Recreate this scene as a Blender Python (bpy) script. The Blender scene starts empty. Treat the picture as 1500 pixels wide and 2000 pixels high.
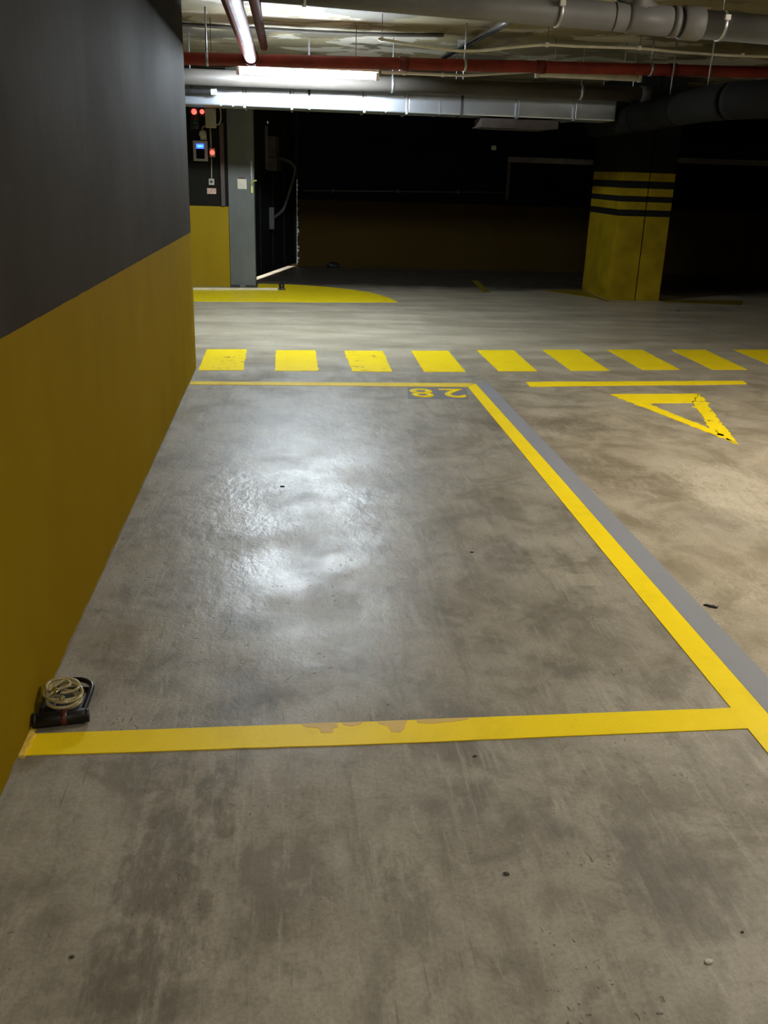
import bpy, bmesh, math, random
from mathutils import Vector, Matrix
random.seed(7)
scene = bpy.context.scene
COL = scene.collection

# ------------------------------------------------------------------ camera
cam_d = bpy.data.cameras.new('camera')
cam_d.sensor_fit = 'VERTICAL'
cam_d.sensor_height = 36.0
cam_d.lens = 36.0 * 1790.0 / 2000.0
cam_d.clip_start = 0.05
cam = bpy.data.objects.new('camera', cam_d)
COL.objects.link(cam)
right = Vector((0.99476, -0.09720, 0.03100)).normalized()
back = Vector((-0.10200, -0.93130, 0.34900)).normalized()
up = back.cross(right).normalized()
right = up.cross(back).normalized()
m = Matrix((right, up, back)).transposed().to_4x4()
m.translation = Vector((0, 0, 1.6))
cam.matrix_world = m
scene.camera = cam

# ------------------------------------------------------------------ light levels
TUBE_COOL = (0.80, 0.91, 1.0)
TUBE_WARM = (1.0, 0.90, 0.74)
POWER_COOL = 450.0       # the tube in view
POWER_NEAR = 178.0       # the tube overhead of the photographer
POWER_LANE = 530.0       # the tube over the driving lane
POWER_FILL = 190.0        # unseen tube added to brighten the grey drain pipe
POWER_RAMP = 900.0       # the tube behind the gate leaf
world = bpy.data.worlds.new('world'); scene.world = world
world.use_nodes = True
world.node_tree.nodes['Background'].inputs[0].default_value = (0.6, 0.62, 0.65, 1)
world.node_tree.nodes['Background'].inputs[1].default_value = 0.02
scene.view_settings.view_transform = 'Standard'
scene.view_settings.look = 'None'
scene.view_settings.gamma = 1.0
scene.view_settings.use_curve_mapping = False
scene.view_settings.exposure = 0.0
try:
    scene.cycles.use_denoising = True
    scene.cycles.max_bounces = 5
    scene.cycles.diffuse_bounces = 4
    scene.cycles.glossy_bounces = 2
    scene.cycles.use_adaptive_sampling = True
    scene.cycles.adaptive_threshold = 0.03
    scene.cycles.sample_clamp_indirect = 6.0
except Exception:
    pass

# ------------------------------------------------------------------ node helpers
class NT:
    def __init__(self, name):
        self.m = bpy.data.materials.new(name)
        self.m.use_nodes = True
        self.t = self.m.node_tree
        self.t.nodes.clear()
        self.out = self.t.nodes.new('ShaderNodeOutputMaterial')
        self.b = self.t.nodes.new('ShaderNodeBsdfPrincipled')
        self.t.links.new(self.b.outputs[0], self.out.inputs[0])
        self.tc = self.t.nodes.new('ShaderNodeTexCoord')
        self.obj = self.tc.outputs['Object']
    def put(self, sock, v):
        if hasattr(v, 'is_output'):
            self.t.links.new(v, sock)
        else:
            if isinstance(v, (tuple, list)) and len(v) == 3 and sock.type == 'RGBA':
                v = (*v, 1)
            sock.default_value = v
    def set(self, **k):
        for a, v in k.items():
            self.put(self.b.inputs[a.replace('_', ' ')], v)
        return self
    def math(self, op, a, b=0.0, c=0.0, clamp=False):
        n = self.t.nodes.new('ShaderNodeMath'); n.operation = op; n.use_clamp = clamp
        self.put(n.inputs[0], a); self.put(n.inputs[1], b); self.put(n.inputs[2], c)
        return n.outputs[0]
    def vmath(self, op, a, b=(0, 0, 0)):
        n = self.t.nodes.new('ShaderNodeVectorMath'); n.operation = op
        self.put(n.inputs[0], a); self.put(n.inputs[1], b)
        return n.outputs['Value'] if op in ('LENGTH', 'DOT_PRODUCT') else n.outputs[0]
    def mapping(self, scale=(1, 1, 1), loc=(0, 0, 0), rot=(0, 0, 0), v=None):
        n = self.t.nodes.new('ShaderNodeMapping')
        self.put(n.inputs['Vector'], v or self.obj)
        n.inputs['Scale'].default_value = scale
        n.inputs['Location'].default_value = loc
        n.inputs['Rotation'].default_value = rot
        return n.outputs[0]
    def noise(self, scale=5, detail=4, rough=0.55, v=None, dist=0.0, color=False):
        n = self.t.nodes.new('ShaderNodeTexNoise')
        self.put(n.inputs['Vector'], v or self.obj)
        n.inputs['Scale'].default_value = scale
        n.inputs['Detail'].default_value = detail
        n.inputs['Roughness'].default_value = rough
        n.inputs['Distortion'].default_value = dist
        return n.outputs['Color'] if color else n.outputs[0]
    def voronoi(self, scale=20, v=None, feature='F1'):
        n = self.t.nodes.new('ShaderNodeTexVoronoi'); n.feature = feature
        self.put(n.inputs['Vector'], v or self.obj)
        n.inputs['Scale'].default_value = scale
        return n.outputs[0]
    def ramp(self, v, a, b, smooth=True, lo=0.0, hi=1.0):
        n = self.t.nodes.new('ShaderNodeMapRange')
        n.interpolation_type = 'SMOOTHSTEP' if smooth else 'LINEAR'
        self.put(n.inputs[0], v)
        n.inputs[1].default_value = a; n.inputs[2].default_value = b
        n.inputs[3].default_value = lo; n.inputs[4].default_value = hi
        return n.outputs[0]
    def mix(self, f, a, b, mode='MIX'):
        n = self.t.nodes.new('ShaderNodeMix'); n.data_type = 'RGBA'; n.blend_type = mode
        self.put(n.inputs[0], f); self.put(n.inputs[6], a); self.put(n.inputs[7], b)
        return n.outputs[2]
    def sep(self, v=None):
        n = self.t.nodes.new('ShaderNodeSeparateXYZ'); self.put(n.inputs[0], v or self.obj)
        return n.outputs
    def bump(self, h, strength=0.3, dist=0.01, normal=None):
        n = self.t.nodes.new('ShaderNodeBump')
        n.inputs['Strength'].default_value = strength
        n.inputs['Distance'].default_value = dist
        self.put(n.inputs['Height'], h)
        if normal is not None: self.put(n.inputs['Normal'], normal)
        self.put(self.b.inputs['Normal'], n.outputs[0])
        return n.outputs[0]

def simple(name, col, rough=0.5, metal=0.0, var=0.15, scale=9.0, bump=0.0, spec=0.5, stretch=(1, 1, 1)):
    n = NT(name)
    nz = n.noise(scale, 4, 0.6, n.mapping(stretch))
    f = n.ramp(nz, 0.3, 0.7)
    c = n.mix(f, tuple(x * (1 - var) for x in col), tuple(min(1, x * (1 + var)) for x in col))
    n.set(Base_Color=c, Metallic=metal, Specular_IOR_Level=spec)
    n.set(Roughness=n.ramp(nz, 0.25, 0.75, lo=max(0.03, rough - 0.07), hi=min(1, rough + 0.07)) if metal < 0.8 else rough)
    if bump: n.bump(n.noise(scale * 6, 3), bump, 0.004)
    return n.m

def emitter(name, col, strength):
    n = NT(name)
    n.set(Base_Color=(0.9, 0.9, 0.9), Roughness=0.4)
    n.set(Emission_Color=col, Emission_Strength=strength)
    return n.m

# ---- concrete floor
def floor_material():
    n = NT('floor_concrete')
    sx, sy, sz = n.sep()
    big = n.noise(0.9, 3, 0.6, dist=0.6)
    med = n.noise(3.2, 7, 0.66, dist=0.5)
    mot = n.noise(11, 6, 0.68, n.mapping((1.0, 0.75, 1), loc=(7, 3, 0)), dist=0.3)
    streak = n.noise(2.2, 6, 0.68, n.mapping((4.5, 0.75, 1), rot=(0, 0, 0.06)))
    streak2 = n.noise(5.0, 5, 0.66, n.mapping((6.0, 0.5, 1), rot=(0, 0, -0.12), loc=(3, 1, 0)))
    scuff = n.noise(3.0, 3, 0.55, n.mapping((34, 1.3, 1), rot=(0, 0, 0.16), loc=(1, 8, 0)))
    scuff2 = n.noise(2.6, 3, 0.55, n.mapping((30, 1.6, 1), rot=(0, 0, -0.42), loc=(5, 2, 0)))
    grain = n.noise(85, 3, 0.75)
    c = n.mix(n.ramp(big, 0.32, 0.68), (0.192, 0.174, 0.136), (0.300, 0.277, 0.228))
    c = n.mix(n.ramp(med, 0.44, 0.60, lo=0.0, hi=0.60), c, (0.355, 0.332, 0.280))
    c = n.mix(n.ramp(med, 0.47, 0.36, lo=0.0, hi=0.60), c, (0.125, 0.113, 0.084))
    c = n.mix(n.ramp(mot, 0.50, 0.70, lo=0.0, hi=0.55), c, (0.37, 0.345, 0.29))
    c = n.mix(n.ramp(mot, 0.46, 0.30, lo=0.0, hi=0.55), c, (0.120, 0.108, 0.080))
    c = n.mix(n.ramp(streak, 0.50, 0.68, lo=0.0, hi=0.55), c, (0.130, 0.118, 0.090))
    c = n.mix(n.ramp(streak2, 0.54, 0.70, lo=0.0, hi=0.50), c, (0.40, 0.375, 0.32))
    patchy = n.ramp(n.noise(1.1, 2, 0.5, n.mapping(loc=(2, 9, 0))), 0.42, 0.62)
    c = n.mix(n.math('MULTIPLY', n.ramp(scuff, 0.60, 0.68), n.math('MULTIPLY', patchy, 0.28)), c, (0.42, 0.395, 0.34))
    c = n.mix(n.math('MULTIPLY', n.ramp(scuff2, 0.63, 0.70), n.math('MULTIPLY', n.ramp(big, 0.4, 0.6), 0.5)), c, (0.105, 0.095, 0.072))
    # driving lane: sandier concrete
    lane = n.math('MULTIPLY', n.ramp(sx, 1.60, 1.66), n.ramp(big, 0.2, 0.6, lo=0.35, hi=0.8))
    c = n.mix(lane, c, n.mix(n.ramp(med, 0.35, 0.65), (0.25, 0.205, 0.135), (0.44, 0.385, 0.285)))
    far = n.math('MULTIPLY', n.ramp(sy, 7.0, 8.8), 0.8)
    c = n.mix(far, c, n.mix(n.ramp(n.noise(1.5, 5, 0.6, n.mapping((0.5, 2.0, 1))), 0.35, 0.65), (0.36, 0.315, 0.22), (0.56, 0.495, 0.365)))
    # near-black ground beyond the gate line
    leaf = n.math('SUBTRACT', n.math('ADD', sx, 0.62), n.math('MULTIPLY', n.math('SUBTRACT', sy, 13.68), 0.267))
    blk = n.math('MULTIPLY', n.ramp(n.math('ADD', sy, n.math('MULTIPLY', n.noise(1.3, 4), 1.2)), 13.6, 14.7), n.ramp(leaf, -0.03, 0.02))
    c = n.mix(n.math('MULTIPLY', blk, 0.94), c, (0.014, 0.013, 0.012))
    # stains with their own places; also pale patches and painted sheen
    warp = n.vmath('SCALE', n.vmath('SUBTRACT', n.noise(6.5, 3, 0.65, color=True), (0.5, 0.5, 0.5)))
    warp.node.inputs['Scale'].default_value = 0.22
    wp = n.vmath('ADD', n.obj, warp)
    brk = n.noise(9, 6, 0.75, n.mapping((2.4, 0.8, 1)))
    fin = n.noise(24, 5, 0.78, n.mapping((1.7, 0.6, 1), loc=(3, 3, 0)))
    def blob(x, y, rx, ry, hard=0.45):
        d = n.vmath('LENGTH', n.vmath('MULTIPLY', n.vmath('SUBTRACT', wp, (x, y, 0)), (1 / rx, 1 / ry, 0)))
        return n.ramp(d, 1.35, hard)
    def layer(c, stains_sheen, col, amount):
        acc = None
        for (x, y, rx, ry, s) in stains_sheen:
            b = n.math('MULTIPLY', blob(x, y, rx, ry), s)
            acc = b if acc is None else n.math('MAXIMUM', acc, b)
        k = n.ramp(n.math('ADD', acc, n.math('ADD', n.math('MULTIPLY', n.math('SUBTRACT', brk, 0.52), 2.2), n.math('MULTIPLY', n.math('SUBTRACT', fin, 0.5), 2.0))), 0.15, 1.30)
        return n.mix(n.math('MULTIPLY', k, amount), c, col)
    c = layer(c, [(-0.32, 1.83, .12, .24, 1), (-0.33, 1.50, .13, .20, 1), (-0.19, 2.07, .055, .26, .85), (-0.33, 2.18, .09, .13, .7),
                  (-0.16, 2.54, .12, .11, .9), (-0.50, 2.90, .10, .16, .45), (-0.56, 1.86, .05, .12, .5), (-0.22, 1.65, .05, .30, .8),
                  (0.26, 1.69, .08, .18, .5), (-0.05, 1.55, .18, .15, .4)],
              (0.070, 0.060, 0.040), 0.72)
    c = layer(c, [(0.92, 1.73, .16, .30, .9), (0.66, 1.94, .08, .11, .7), (0.93, 2.73, .10, .08, .7), (0.96, 3.73, .13, .26, .9), (0.80, 4.79, .19, .36, .65),
                  (-0.24, 3.44, .13, .17, .6), (1.20, 3.10, .12, .3, .35), (1.2, 6.3, .22, .5, .4)],
              (0.090, 0.083, 0.075), 0.62)
    c = layer(c, [(-0.17, 3.08, .10, .10, 1), (-0.60, 4.0, .08, .25, .4)], (0.085, 0.088, 0.06), 0.6)
    c = layer(c, [(1.90, 5.95, .30, .32, 1), (1.86, 4.95, .26, .45, .8), (2.05, 4.65, .16, .26, .8), (2.6, 7.0, .6, .2, .3), (2.4, 10.2, 1.2, .5, .35)],
              (0.115, 0.090, 0.052), 0.62)
    c = layer(c, [(2.48, 4.56, .38, .66, 1), (2.0, 3.3, .3, .3, .5)], (0.62, 0.57, 0.45), 0.55)  # pale patches on the driving lane
    c = layer(c, [(0.13, 6.64, .75, .40, .7), (0.05, 5.4, .5, .7, .55)], (0.42, 0.415, 0.39), 0.45)  # highlight of the lit tube whitened into the floor colour
    # old pale repair patch
    pd = n.vmath('MULTIPLY', n.vmath('SUBTRACT', n.vmath('ADD', n.obj, n.vmath('MULTIPLY', warp, (0.12, 0.12, 0))), (1.235, 3.44, 0)), (1 / 0.066, 1 / 0.058, 0))
    ps = n.sep(n.vmath('ABSOLUTE', pd))
    pk = n.math('MULTIPLY', n.ramp(n.math('MAXIMUM', ps[0], ps[1]), 1.05, 0.95), 0.5)
    c = n.mix(pk, c, (0.40, 0.38, 0.30))
    # pits and specks
    pit = n.math('MULTIPLY', n.ramp(n.voronoi(30, n.vmath('ADD', n.vmath('MULTIPLY', n.obj, (1.3, 0.8, 1)), warp)), 0.20, 0.10), n.ramp(n.noise(2.3, 3), 0.50, 0.64))
    c = n.mix(n.math('MULTIPLY', pit, 0.75), c, (0.05, 0.045, 0.035))
    c = n.mix(n.ramp(grain, 0.35, 0.75, lo=0.0, hi=0.40), c, (0.11, 0.10, 0.075))
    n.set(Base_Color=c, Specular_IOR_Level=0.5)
    rn = n.noise(2.4, 5, 0.6)
    n.set(Roughness=n.math('ADD', n.ramp(rn, 0.3, 0.7, lo=0.33, hi=0.52), n.ramp(sy, 2.9, 1.7, lo=0.0, hi=0.28)))
    # trowel marks, rougher where the slab was scraped
    tro = n.noise(16, 4, 0.6, n.mapping((1.0, 0.6, 1), rot=(0, 0, 0.5)), dist=0.25)
    scr = blob(-0.02, 4.3, .45, .7, 0.3)
    h = n.math('ADD', n.math('MULTIPLY', tro, n.math('ADD', n.math('MULTIPLY', scr, 0.9), 0.55)),
               n.math('ADD', n.math('MULTIPLY', grain, 0.10), n.math('MULTIPLY', pit, -0.5)))
    n.bump(h, 0.45, 0.010)
    return n.m

# ---- two-tone painted wall; paint line height zl + ks*y
def wall_material(name, axis, zl, ks, y0, dark=(0.060, 0.056, 0.050), yellow=(0.36, 0.235, 0.018), dirt=0.42, rough=0.5, bare=True):
    n = NT(name)
    s = n.sep()
    along = s[1] if axis == 'y' else s[0]
    st = (1, 2.2, 0.55) if axis == 'y' else (2.2, 1, 0.55)
    drip = n.noise(1.5, 6, 0.62, n.mapping(st))
    blot = n.noise(1.3, 5, 0.6)
    fine = n.noise(38, 3, 0.6)
    line = n.math('ADD', n.math('MULTIPLY', n.math('SUBTRACT', along, y0), ks), zl)
    wob = n.math('MULTIPLY', n.math('SUBTRACT', n.noise(9, 2), 0.5), 0.006)
    up_ = n.math('GREATER_THAN', n.math('SUBTRACT', s[2], wob), line)
    dk = n.mix(n.ramp(drip, 0.4, 0.7), dark, tuple(x * 1.12 for x in dark))
    dk = n.mix(n.ramp(blot, 0.4, 0.7, lo=0, hi=0.4), dk, tuple(x * 0.7 for x in dark))
    ye = n.mix(n.math('MULTIPLY', n.ramp(drip, 0.45, 0.72), n.math('MULTIPLY', n.ramp(along, 3.5, 7.5, lo=0.35, hi=1.0), dirt)), yellow, (yellow[0] * 0.60, yellow[1] * 0.57, yellow[2] * 1.2))
    ye = n.mix(n.math('MULTIPLY', n.ramp(blot, 0.5, 0.75), 0.35), ye, (yellow[0] * 1.25, yellow[1] * 1.35, yellow[2] * 3.5))
    c = n.mix(up_, ye, dk)
    if bare:
        low = n.math('LESS_THAN', s[2], n.math('ADD', n.math('MULTIPLY', n.noise(6, 4, 0.7), 0.05), -0.012))
        c = n.mix(low, c, (0.20, 0.18, 0.14))
    n.set(Base_Color=c, Specular_IOR_Level=0.012)
    n.set(Roughness=n.ramp(blot, 0.3, 0.7, lo=rough + 0.06, hi=rough + 0.12))
    n.bump(n.math('ADD', n.math('MULTIPLY', fine, 0.5), n.noise(7, 3)), 0.22, 0.006)
    return n.m

def ceiling_material():
    n = NT('ceiling_concrete')
    a = n.noise(0.9, 4, 0.55, n.mapping((0.9, 0.9, 1)), dist=0.4)
    b = n.noise(1.5, 6, 0.62, n.mapping((0.7, 0.9, 1), loc=(4, 2.3, 0)), dist=0.5)
    g = n.noise(30, 4, 0.7)
    c = n.mix(n.ramp(a, 0.35, 0.65), (0.135, 0.108, 0.050), (0.225, 0.185, 0.095))
    c = n.mix(n.ramp(b, 0.53, 0.56), c, (0.42, 0.385, 0.31))
    c = n.mix(n.ramp(n.noise(1.0, 5, 0.6, n.mapping((0.8, 0.9, 1), loc=(9, 5, 0))), 0.54, 0.57), c, (0.085, 0.070, 0.040))
    # shuttering board joints across the slab
    sy = n.sep()[1]
    j = n.math('FRACT', n.math('DIVIDE', sy, 0.62))
    c = n.mix(n.math('MULTIPLY', n.math('LESS_THAN', j, 0.035), 0.55), c, (0.07, 0.055, 0.03))
    c = n.mix(n.ramp(g, 0.4, 0.8, lo=0, hi=0.3), c, (0.12, 0.10, 0.06))
    n.set(Base_Color=c, Roughness=0.85)
    n.bump(n.math('ADD', b, n.math('MULTIPLY', g, 0.4)), 0.4, 0.015)
    return n.m

def paint_material(name, col, worn=0.35, chip=0.0, rough=0.42):
    n = NT(name)
    a = n.noise(5, 5, 0.65)
    g = n.noise(60, 3, 0.7)
    c = n.mix(n.ramp(a, 0.45, 0.75, lo=0, hi=worn), col, tuple(x * 0.62 for x in col))
    c = n.mix(n.ramp(g, 0.55, 0.8, lo=0, hi=0.25), c, tuple(x * 0.6 for x in col))
    if chip > 0:
        ch = n.noise(7.5, 5, 0.72, n.mapping((0.8, 1.6, 1)))
        c = n.mix(n.ramp(ch, 0.70 - chip, 0.715 - chip), c, (0.13, 0.115, 0.075))
    n.set(Base_Color=c, Roughness=rough, Specular_IOR_Level=0.18)
    n.bump(n.noise(30, 4, 0.6), 0.2, 0.004)
    return n.m

M = {}
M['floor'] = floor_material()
M['wall_left'] = wall_material('wall_left_paint', 'y', 1.144, -0.0099, 2.525, yellow=(0.195, 0.127, 0.004), dark=(0.036, 0.031, 0.025), rough=0.7)
M['wall_x'] = wall_material('wall_cross_paint', 'x', 1.075, 0.0, 0, dark=(0.014, 0.013, 0.011), yellow=(0.29, 0.195, 0.012), rough=0.6)
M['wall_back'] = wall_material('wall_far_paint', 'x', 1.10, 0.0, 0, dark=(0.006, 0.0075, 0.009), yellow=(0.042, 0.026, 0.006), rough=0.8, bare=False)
M['wall_end'] = wall_material('wall_side_paint', 'y', 1.10, 0.0, 0, dark=(0.02, 0.02, 0.02), yellow=(0.12, 0.075, 0.01), rough=0.6)
M['ceiling'] = ceiling_material()
M['yellow'] = paint_material('yellow_road_paint', (0.90, 0.685, 0.012), 0.25)
M['yellow_chip'] = paint_material('chipped_yellow_road_paint', (0.90, 0.685, 0.012), 0.25, 0.09)
M['yellow_pale'] = paint_material('faded_yellow_road_paint', (0.74, 0.56, 0.06), 0.45, 0.02)
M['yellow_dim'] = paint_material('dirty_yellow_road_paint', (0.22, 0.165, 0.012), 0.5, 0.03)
M['tan'] = paint_material('tan_worn_paint', (0.66, 0.47, 0.13), 0.3)
M['greypaint'] = paint_material('grey_road_paint', (0.235, 0.245, 0.275), 0.12, 0, 0.5)
M['numpatch'] = paint_material('number_ground_paint', (0.175, 0.175, 0.185), 0.5, 0.02, 0.5)
M['col_yellow'] = simple('column_yellow_paint', (0.27, 0.185, 0.006), 0.6, var=0.2, scale=3, bump=0.1, spec=0.1)
M['col_black'] = simple('column_black_paint', (0.010, 0.010, 0.009), 0.7, var=0.2, scale=4, spec=0.1)
M['pvc'] = simple('grey_drain_plastic', (0.15, 0.15, 0.15), 0.5, var=0.15, scale=3, spec=0.3)
M['pvc_dark'] = simple('dark_gasket_rubber', (0.03, 0.03, 0.03), 0.5)
M['brown_pipe'] = simple('taupe_pipe_plastic', (0.085, 0.075, 0.065), 0.5, var=0.12, scale=2)
M['red'] = simple('red_sprinkler_paint', (0.17, 0.022, 0.014), 0.55, var=0.25, scale=6, spec=0.2)
M['red_dark'] = simple('red_coupling_paint', (0.10, 0.014, 0.010), 0.5, var=0.25, scale=8, spec=0.25)
M['zinc'] = simple('galvanised_sheet', (0.52, 0.58, 0.66), 0.33, 0.9, var=0.06, scale=2)
M['zinc_dark'] = simple('galvanised_flange', (0.42, 0.44, 0.46), 0.4, 0.8, var=0.2, scale=12)
M['steel'] = simple('bright_conduit_steel', (0.60, 0.60, 0.60), 0.22, 1.0, var=0.1)
M['black_ins'] = simple('black_insulated_duct', (0.007, 0.0068, 0.006), 0.85, var=0.35, scale=3, bump=0.2, spec=0.1)
M['white_plastic'] = simple('white_plastic', (0.66, 0.66, 0.63), 0.4, var=0.06)
M['white_cable'] = simple('white_cable_sheath', (0.62, 0.58, 0.48), 0.5, var=0.12)
M['dark_cable'] = simple('dark_cable_sheath', (0.035, 0.03, 0.022), 0.6)
M['black_plastic'] = simple('black_plastic', (0.012, 0.012, 0.013), 0.35, var=0.25, scale=30)
M['post'] = simple('grey_gate_post_paint', (0.125, 0.132, 0.122), 0.55, var=0.12, scale=4, stretch=(1, 1, 0.4), spec=0.2)
M['gate'] = simple('black_gate_paint', (0.006, 0.0065, 0.007), 0.6, var=0.3, scale=6, stretch=(1, 1, 0.3), spec=0.15)
M['gate_arm'] = simple('grey_gate_arm_paint', (0.075, 0.073, 0.070), 0.6, var=0.2, spec=0.2)
M['gate_motor'] = simple('brown_motor_casing', (0.060, 0.047, 0.040), 0.6, var=0.2, spec=0.2)
M['brass'] = simple('greenish_latch_metal', (0.42, 0.46, 0.14), 0.4, 0.4)
M['card'] = simple('cream_paper_card', (0.62, 0.57, 0.45), 0.7, var=0.08)
M['pink'] = simple('pink_label_paper', (0.52, 0.33, 0.25), 0.6, var=0.35, scale=60)
M['box_cream'] = simple('cream_plastic_box', (0.36, 0.34, 0.25), 0.5, var=0.08)
M['grey_frame'] = simple('grey_plastic_frame', (0.34, 0.35, 0.37), 0.45, var=0.05)
M['trunk_brown'] = simple('brown_wood_strip', (0.065, 0.040, 0.032), 0.6, var=0.3, stretch=(1, 1, 0.2))
M['lens_red'] = emitter('red_indicator_lens', (1.0, 0.045, 0.035), 3.5)
M['lens_green'] = simple('dark_green_lens', (0.006, 0.05, 0.025), 0.2)
M['screen_blue'] = emitter('blue_display_glow', (0.008, 0.07, 1.0), 2.2)
M['screen_cyan'] = emitter('cyan_display_text', (0.03, 0.38, 1.0), 2.6)
M['screen_dark'] = simple('dark_display_glass', (0.008, 0.009, 0.02), 0.12)
M['tube_cool'] = emitter('lit_tube_cool', TUBE_COOL, POWER_COOL)
M['tube_near'] = emitter('lit_tube_overhead', TUBE_WARM, POWER_NEAR)
M['tube_lane'] = emitter('lit_tube_lane', TUBE_WARM, POWER_LANE)
M['tube_fill'] = emitter('lit_tube_fill', TUBE_WARM, POWER_FILL)
M['tube_ramp'] = emitter('lit_tube_ramp', (0.95, 0.96, 1.0), POWER_RAMP)
M['tube_off'] = simple('unlit_milky_tube', (0.52, 0.50, 0.44), 0.4)
M['lock_cable'] = simple('beige_vinyl_cable', (0.34, 0.295, 0.155), 0.25, var=0.12, scale=40, spec=0.6)
M['lock_black'] = simple('black_rubber_lock', (0.004, 0.004, 0.0045), 0.5, var=0.3, scale=60, spec=0.3)
M['lock_shackle'] = simple('black_vinyl_shackle', (0.008, 0.006, 0.009), 0.35, var=0.2, scale=40, spec=0.35)
M['lock_red'] = simple('dark_red_lock_band', (0.065, 0.008, 0.007), 0.5)
M['chrome'] = simple('bright_ferrule_metal', (0.85, 0.85, 0.83), 0.15, 1.0, var=0.03)
M['scrap'] = simple('black_scrap', (0.008, 0.008, 0.008), 0.45)
M['stone'] = simple('pale_chip_stone', (0.55, 0.52, 0.46), 0.7)
M['stone_dark'] = simple('dark_chip_stone', (0.035, 0.030, 0.022), 0.7)
M['lintel'] = simple('pale_lintel_plaster', (0.16, 0.15, 0.12), 0.7)
M['shutter'] = simple('black_vent_panel', (0.0035, 0.0035, 0.004), 0.8, spec=0.05)
M['brush'] = simple('grey_brush_seal', (0.20, 0.20, 0.20), 0.25, 0.3)
M['glint_strip'] = simple('pale_glint_strip', (0.55, 0.55, 0.56), 0.2, var=0.1)
M['filler'] = simple('yellow_smeared_filler', (0.66, 0.48, 0.09), 0.6, var=0.2, scale=30)

# ------------------------------------------------------------------ mesh helpers
def box(bm, x0, x1, y0, y1, z0, z1, bevel=0.0):
    g = bmesh.ops.create_cube(bm, size=1.0)
    vs = g['verts']
    for v in vs:
        v.co = Vector((x0 + (v.co.x + .5) * (x1 - x0), y0 + (v.co.y + .5) * (y1 - y0), z0 + (v.co.z + .5) * (z1 - z0)))
    if bevel:
        es = list({e for v in vs for e in v.link_edges})
        bmesh.ops.bevel(bm, geom=es, offset=bevel, segments=2, profile=0.6, affect='EDGES')

def prism(bm, pts, z0, z1):
    a = [bm.verts.new((p[0], p[1], z0)) for p in pts]
    b = [bm.verts.new((p[0], p[1], z1)) for p in pts]
    n = len(pts)
    bm.faces.new(a[::-1]); bm.faces.new(b)
    for i in range(n):
        bm.faces.new((a[i], a[(i + 1) % n], b[(i + 1) % n], b[i]))
    bmesh.ops.recalc_face_normals(bm, faces=bm.faces[:])

def prism_x(bm, pts, x0, x1):
    a = [bm.verts.new((x0, p[0], p[1])) for p in pts]
    b = [bm.verts.new((x1, p[0], p[1])) for p in pts]
    n = len(pts)
    bm.faces.new(a[::-1]); bm.faces.new(b)
    for i in range(n):
        bm.faces.new((a[i], a[(i + 1) % n], b[(i + 1) % n], b[i]))
    bmesh.ops.recalc_face_normals(bm, faces=bm.faces[:])

def sweep(bm, pts, r, seg=12, closed=False, cap=True):
    pts = [Vector(p) for p in pts]
    n = len(pts)
    rs = r if isinstance(r, (list, tuple)) else [r] * n
    prev = None; rings = []
    for i in range(n):
        if closed: t = pts[(i + 1) % n] - pts[i - 1]
        elif i == 0: t = pts[1] - pts[0]
        elif i == n - 1: t = pts[-1] - pts[-2]
        else: t = (pts[i + 1] - pts[i]).normalized() + (pts[i] - pts[i - 1]).normalized()
        t.normalize()
        if prev is None:
            ref = Vector((0, 0, 1)) if abs(t.z) < 0.9 else Vector((1, 0, 0))
            u = t.cross(ref).normalized()
        else:
            u = (prev - t * prev.dot(t)).normalized()
        prev = u
        w = t.cross(u)
        rings.append([bm.verts.new(pts[i] + (u * math.cos(2 * math.pi * k / seg) + w * math.sin(2 * math.pi * k / seg)) * rs[i]) for k in range(seg)])
    for i in range(n if closed else n - 1):
        a, b = rings[i], rings[(i + 1) % n]
        for k in range(seg):
            f = bm.faces.new((a[k], a[(k + 1) % seg], b[(k + 1) % seg], b[k])); f.smooth = True
    if cap and not closed:
        bm.faces.new(rings[0][::-1]); bm.faces.new(rings[-1])
    bmesh.ops.recalc_face_normals(bm, faces=bm.faces[:])

def smooth_path(pts, k=6):
    P = [Vector(p) for p in pts]
    out = []
    for i in range(len(P) - 1):
        p0 = P[max(i - 1, 0)]; p1 = P[i]; p2 = P[i + 1]; p3 = P[min(i + 2, len(P) - 1)]
        for j in range(k):
            t = j / k
            out.append(0.5 * ((2 * p1) + (-p0 + p2) * t + (2 * p0 - 5 * p1 + 4 * p2 - p3) * t * t + (-p0 + 3 * p1 - 3 * p2 + p3) * t ** 3))
    out.append(P[-1])
    return out

def link(name, bm, mat, parent=None):
    me = bpy.data.meshes.new(name)
    bm.to_mesh(me); bm.free()
    o = bpy.data.objects.new(name, me)
    if mat: me.materials.append(M[mat] if isinstance(mat, str) else mat)
    COL.objects.link(o)
    if parent is not None: o.parent = parent
    return o

def part(name, mat, parent, fn, *a, **k):
    bm = bmesh.new(); fn(bm, *a, **k)
    return link(name, bm, mat, parent)

def tag(o, label, cat, group=None):
    o['label'] = label; o['category'] = cat
    if group: o['group'] = group
    return o

def thing(name, label, cat, loc=(0, 0, 0), group=None, rotz=0.0):
    o = bpy.data.objects.new(name, None)
    o.empty_display_size = 0.1
    COL.objects.link(o)
    o.location = loc; o.rotation_euler = (0, 0, rotz)
    return tag(o, label, cat, group)

def structure(name, mat, fn, *a, label=None, **k):
    o = part(name, mat, None, fn, *a, **k)
    o['kind'] = 'structure'
    if label: o['label'] = label
    return o

def copy_tree(o, parent=None):
    c = o.copy(); COL.objects.link(c); c.parent = parent
    for ch in list(o.children): copy_tree(ch, c)
    return c

CZ = 2.86          # ceiling height
WX = -0.772        # face of the left wall
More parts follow.
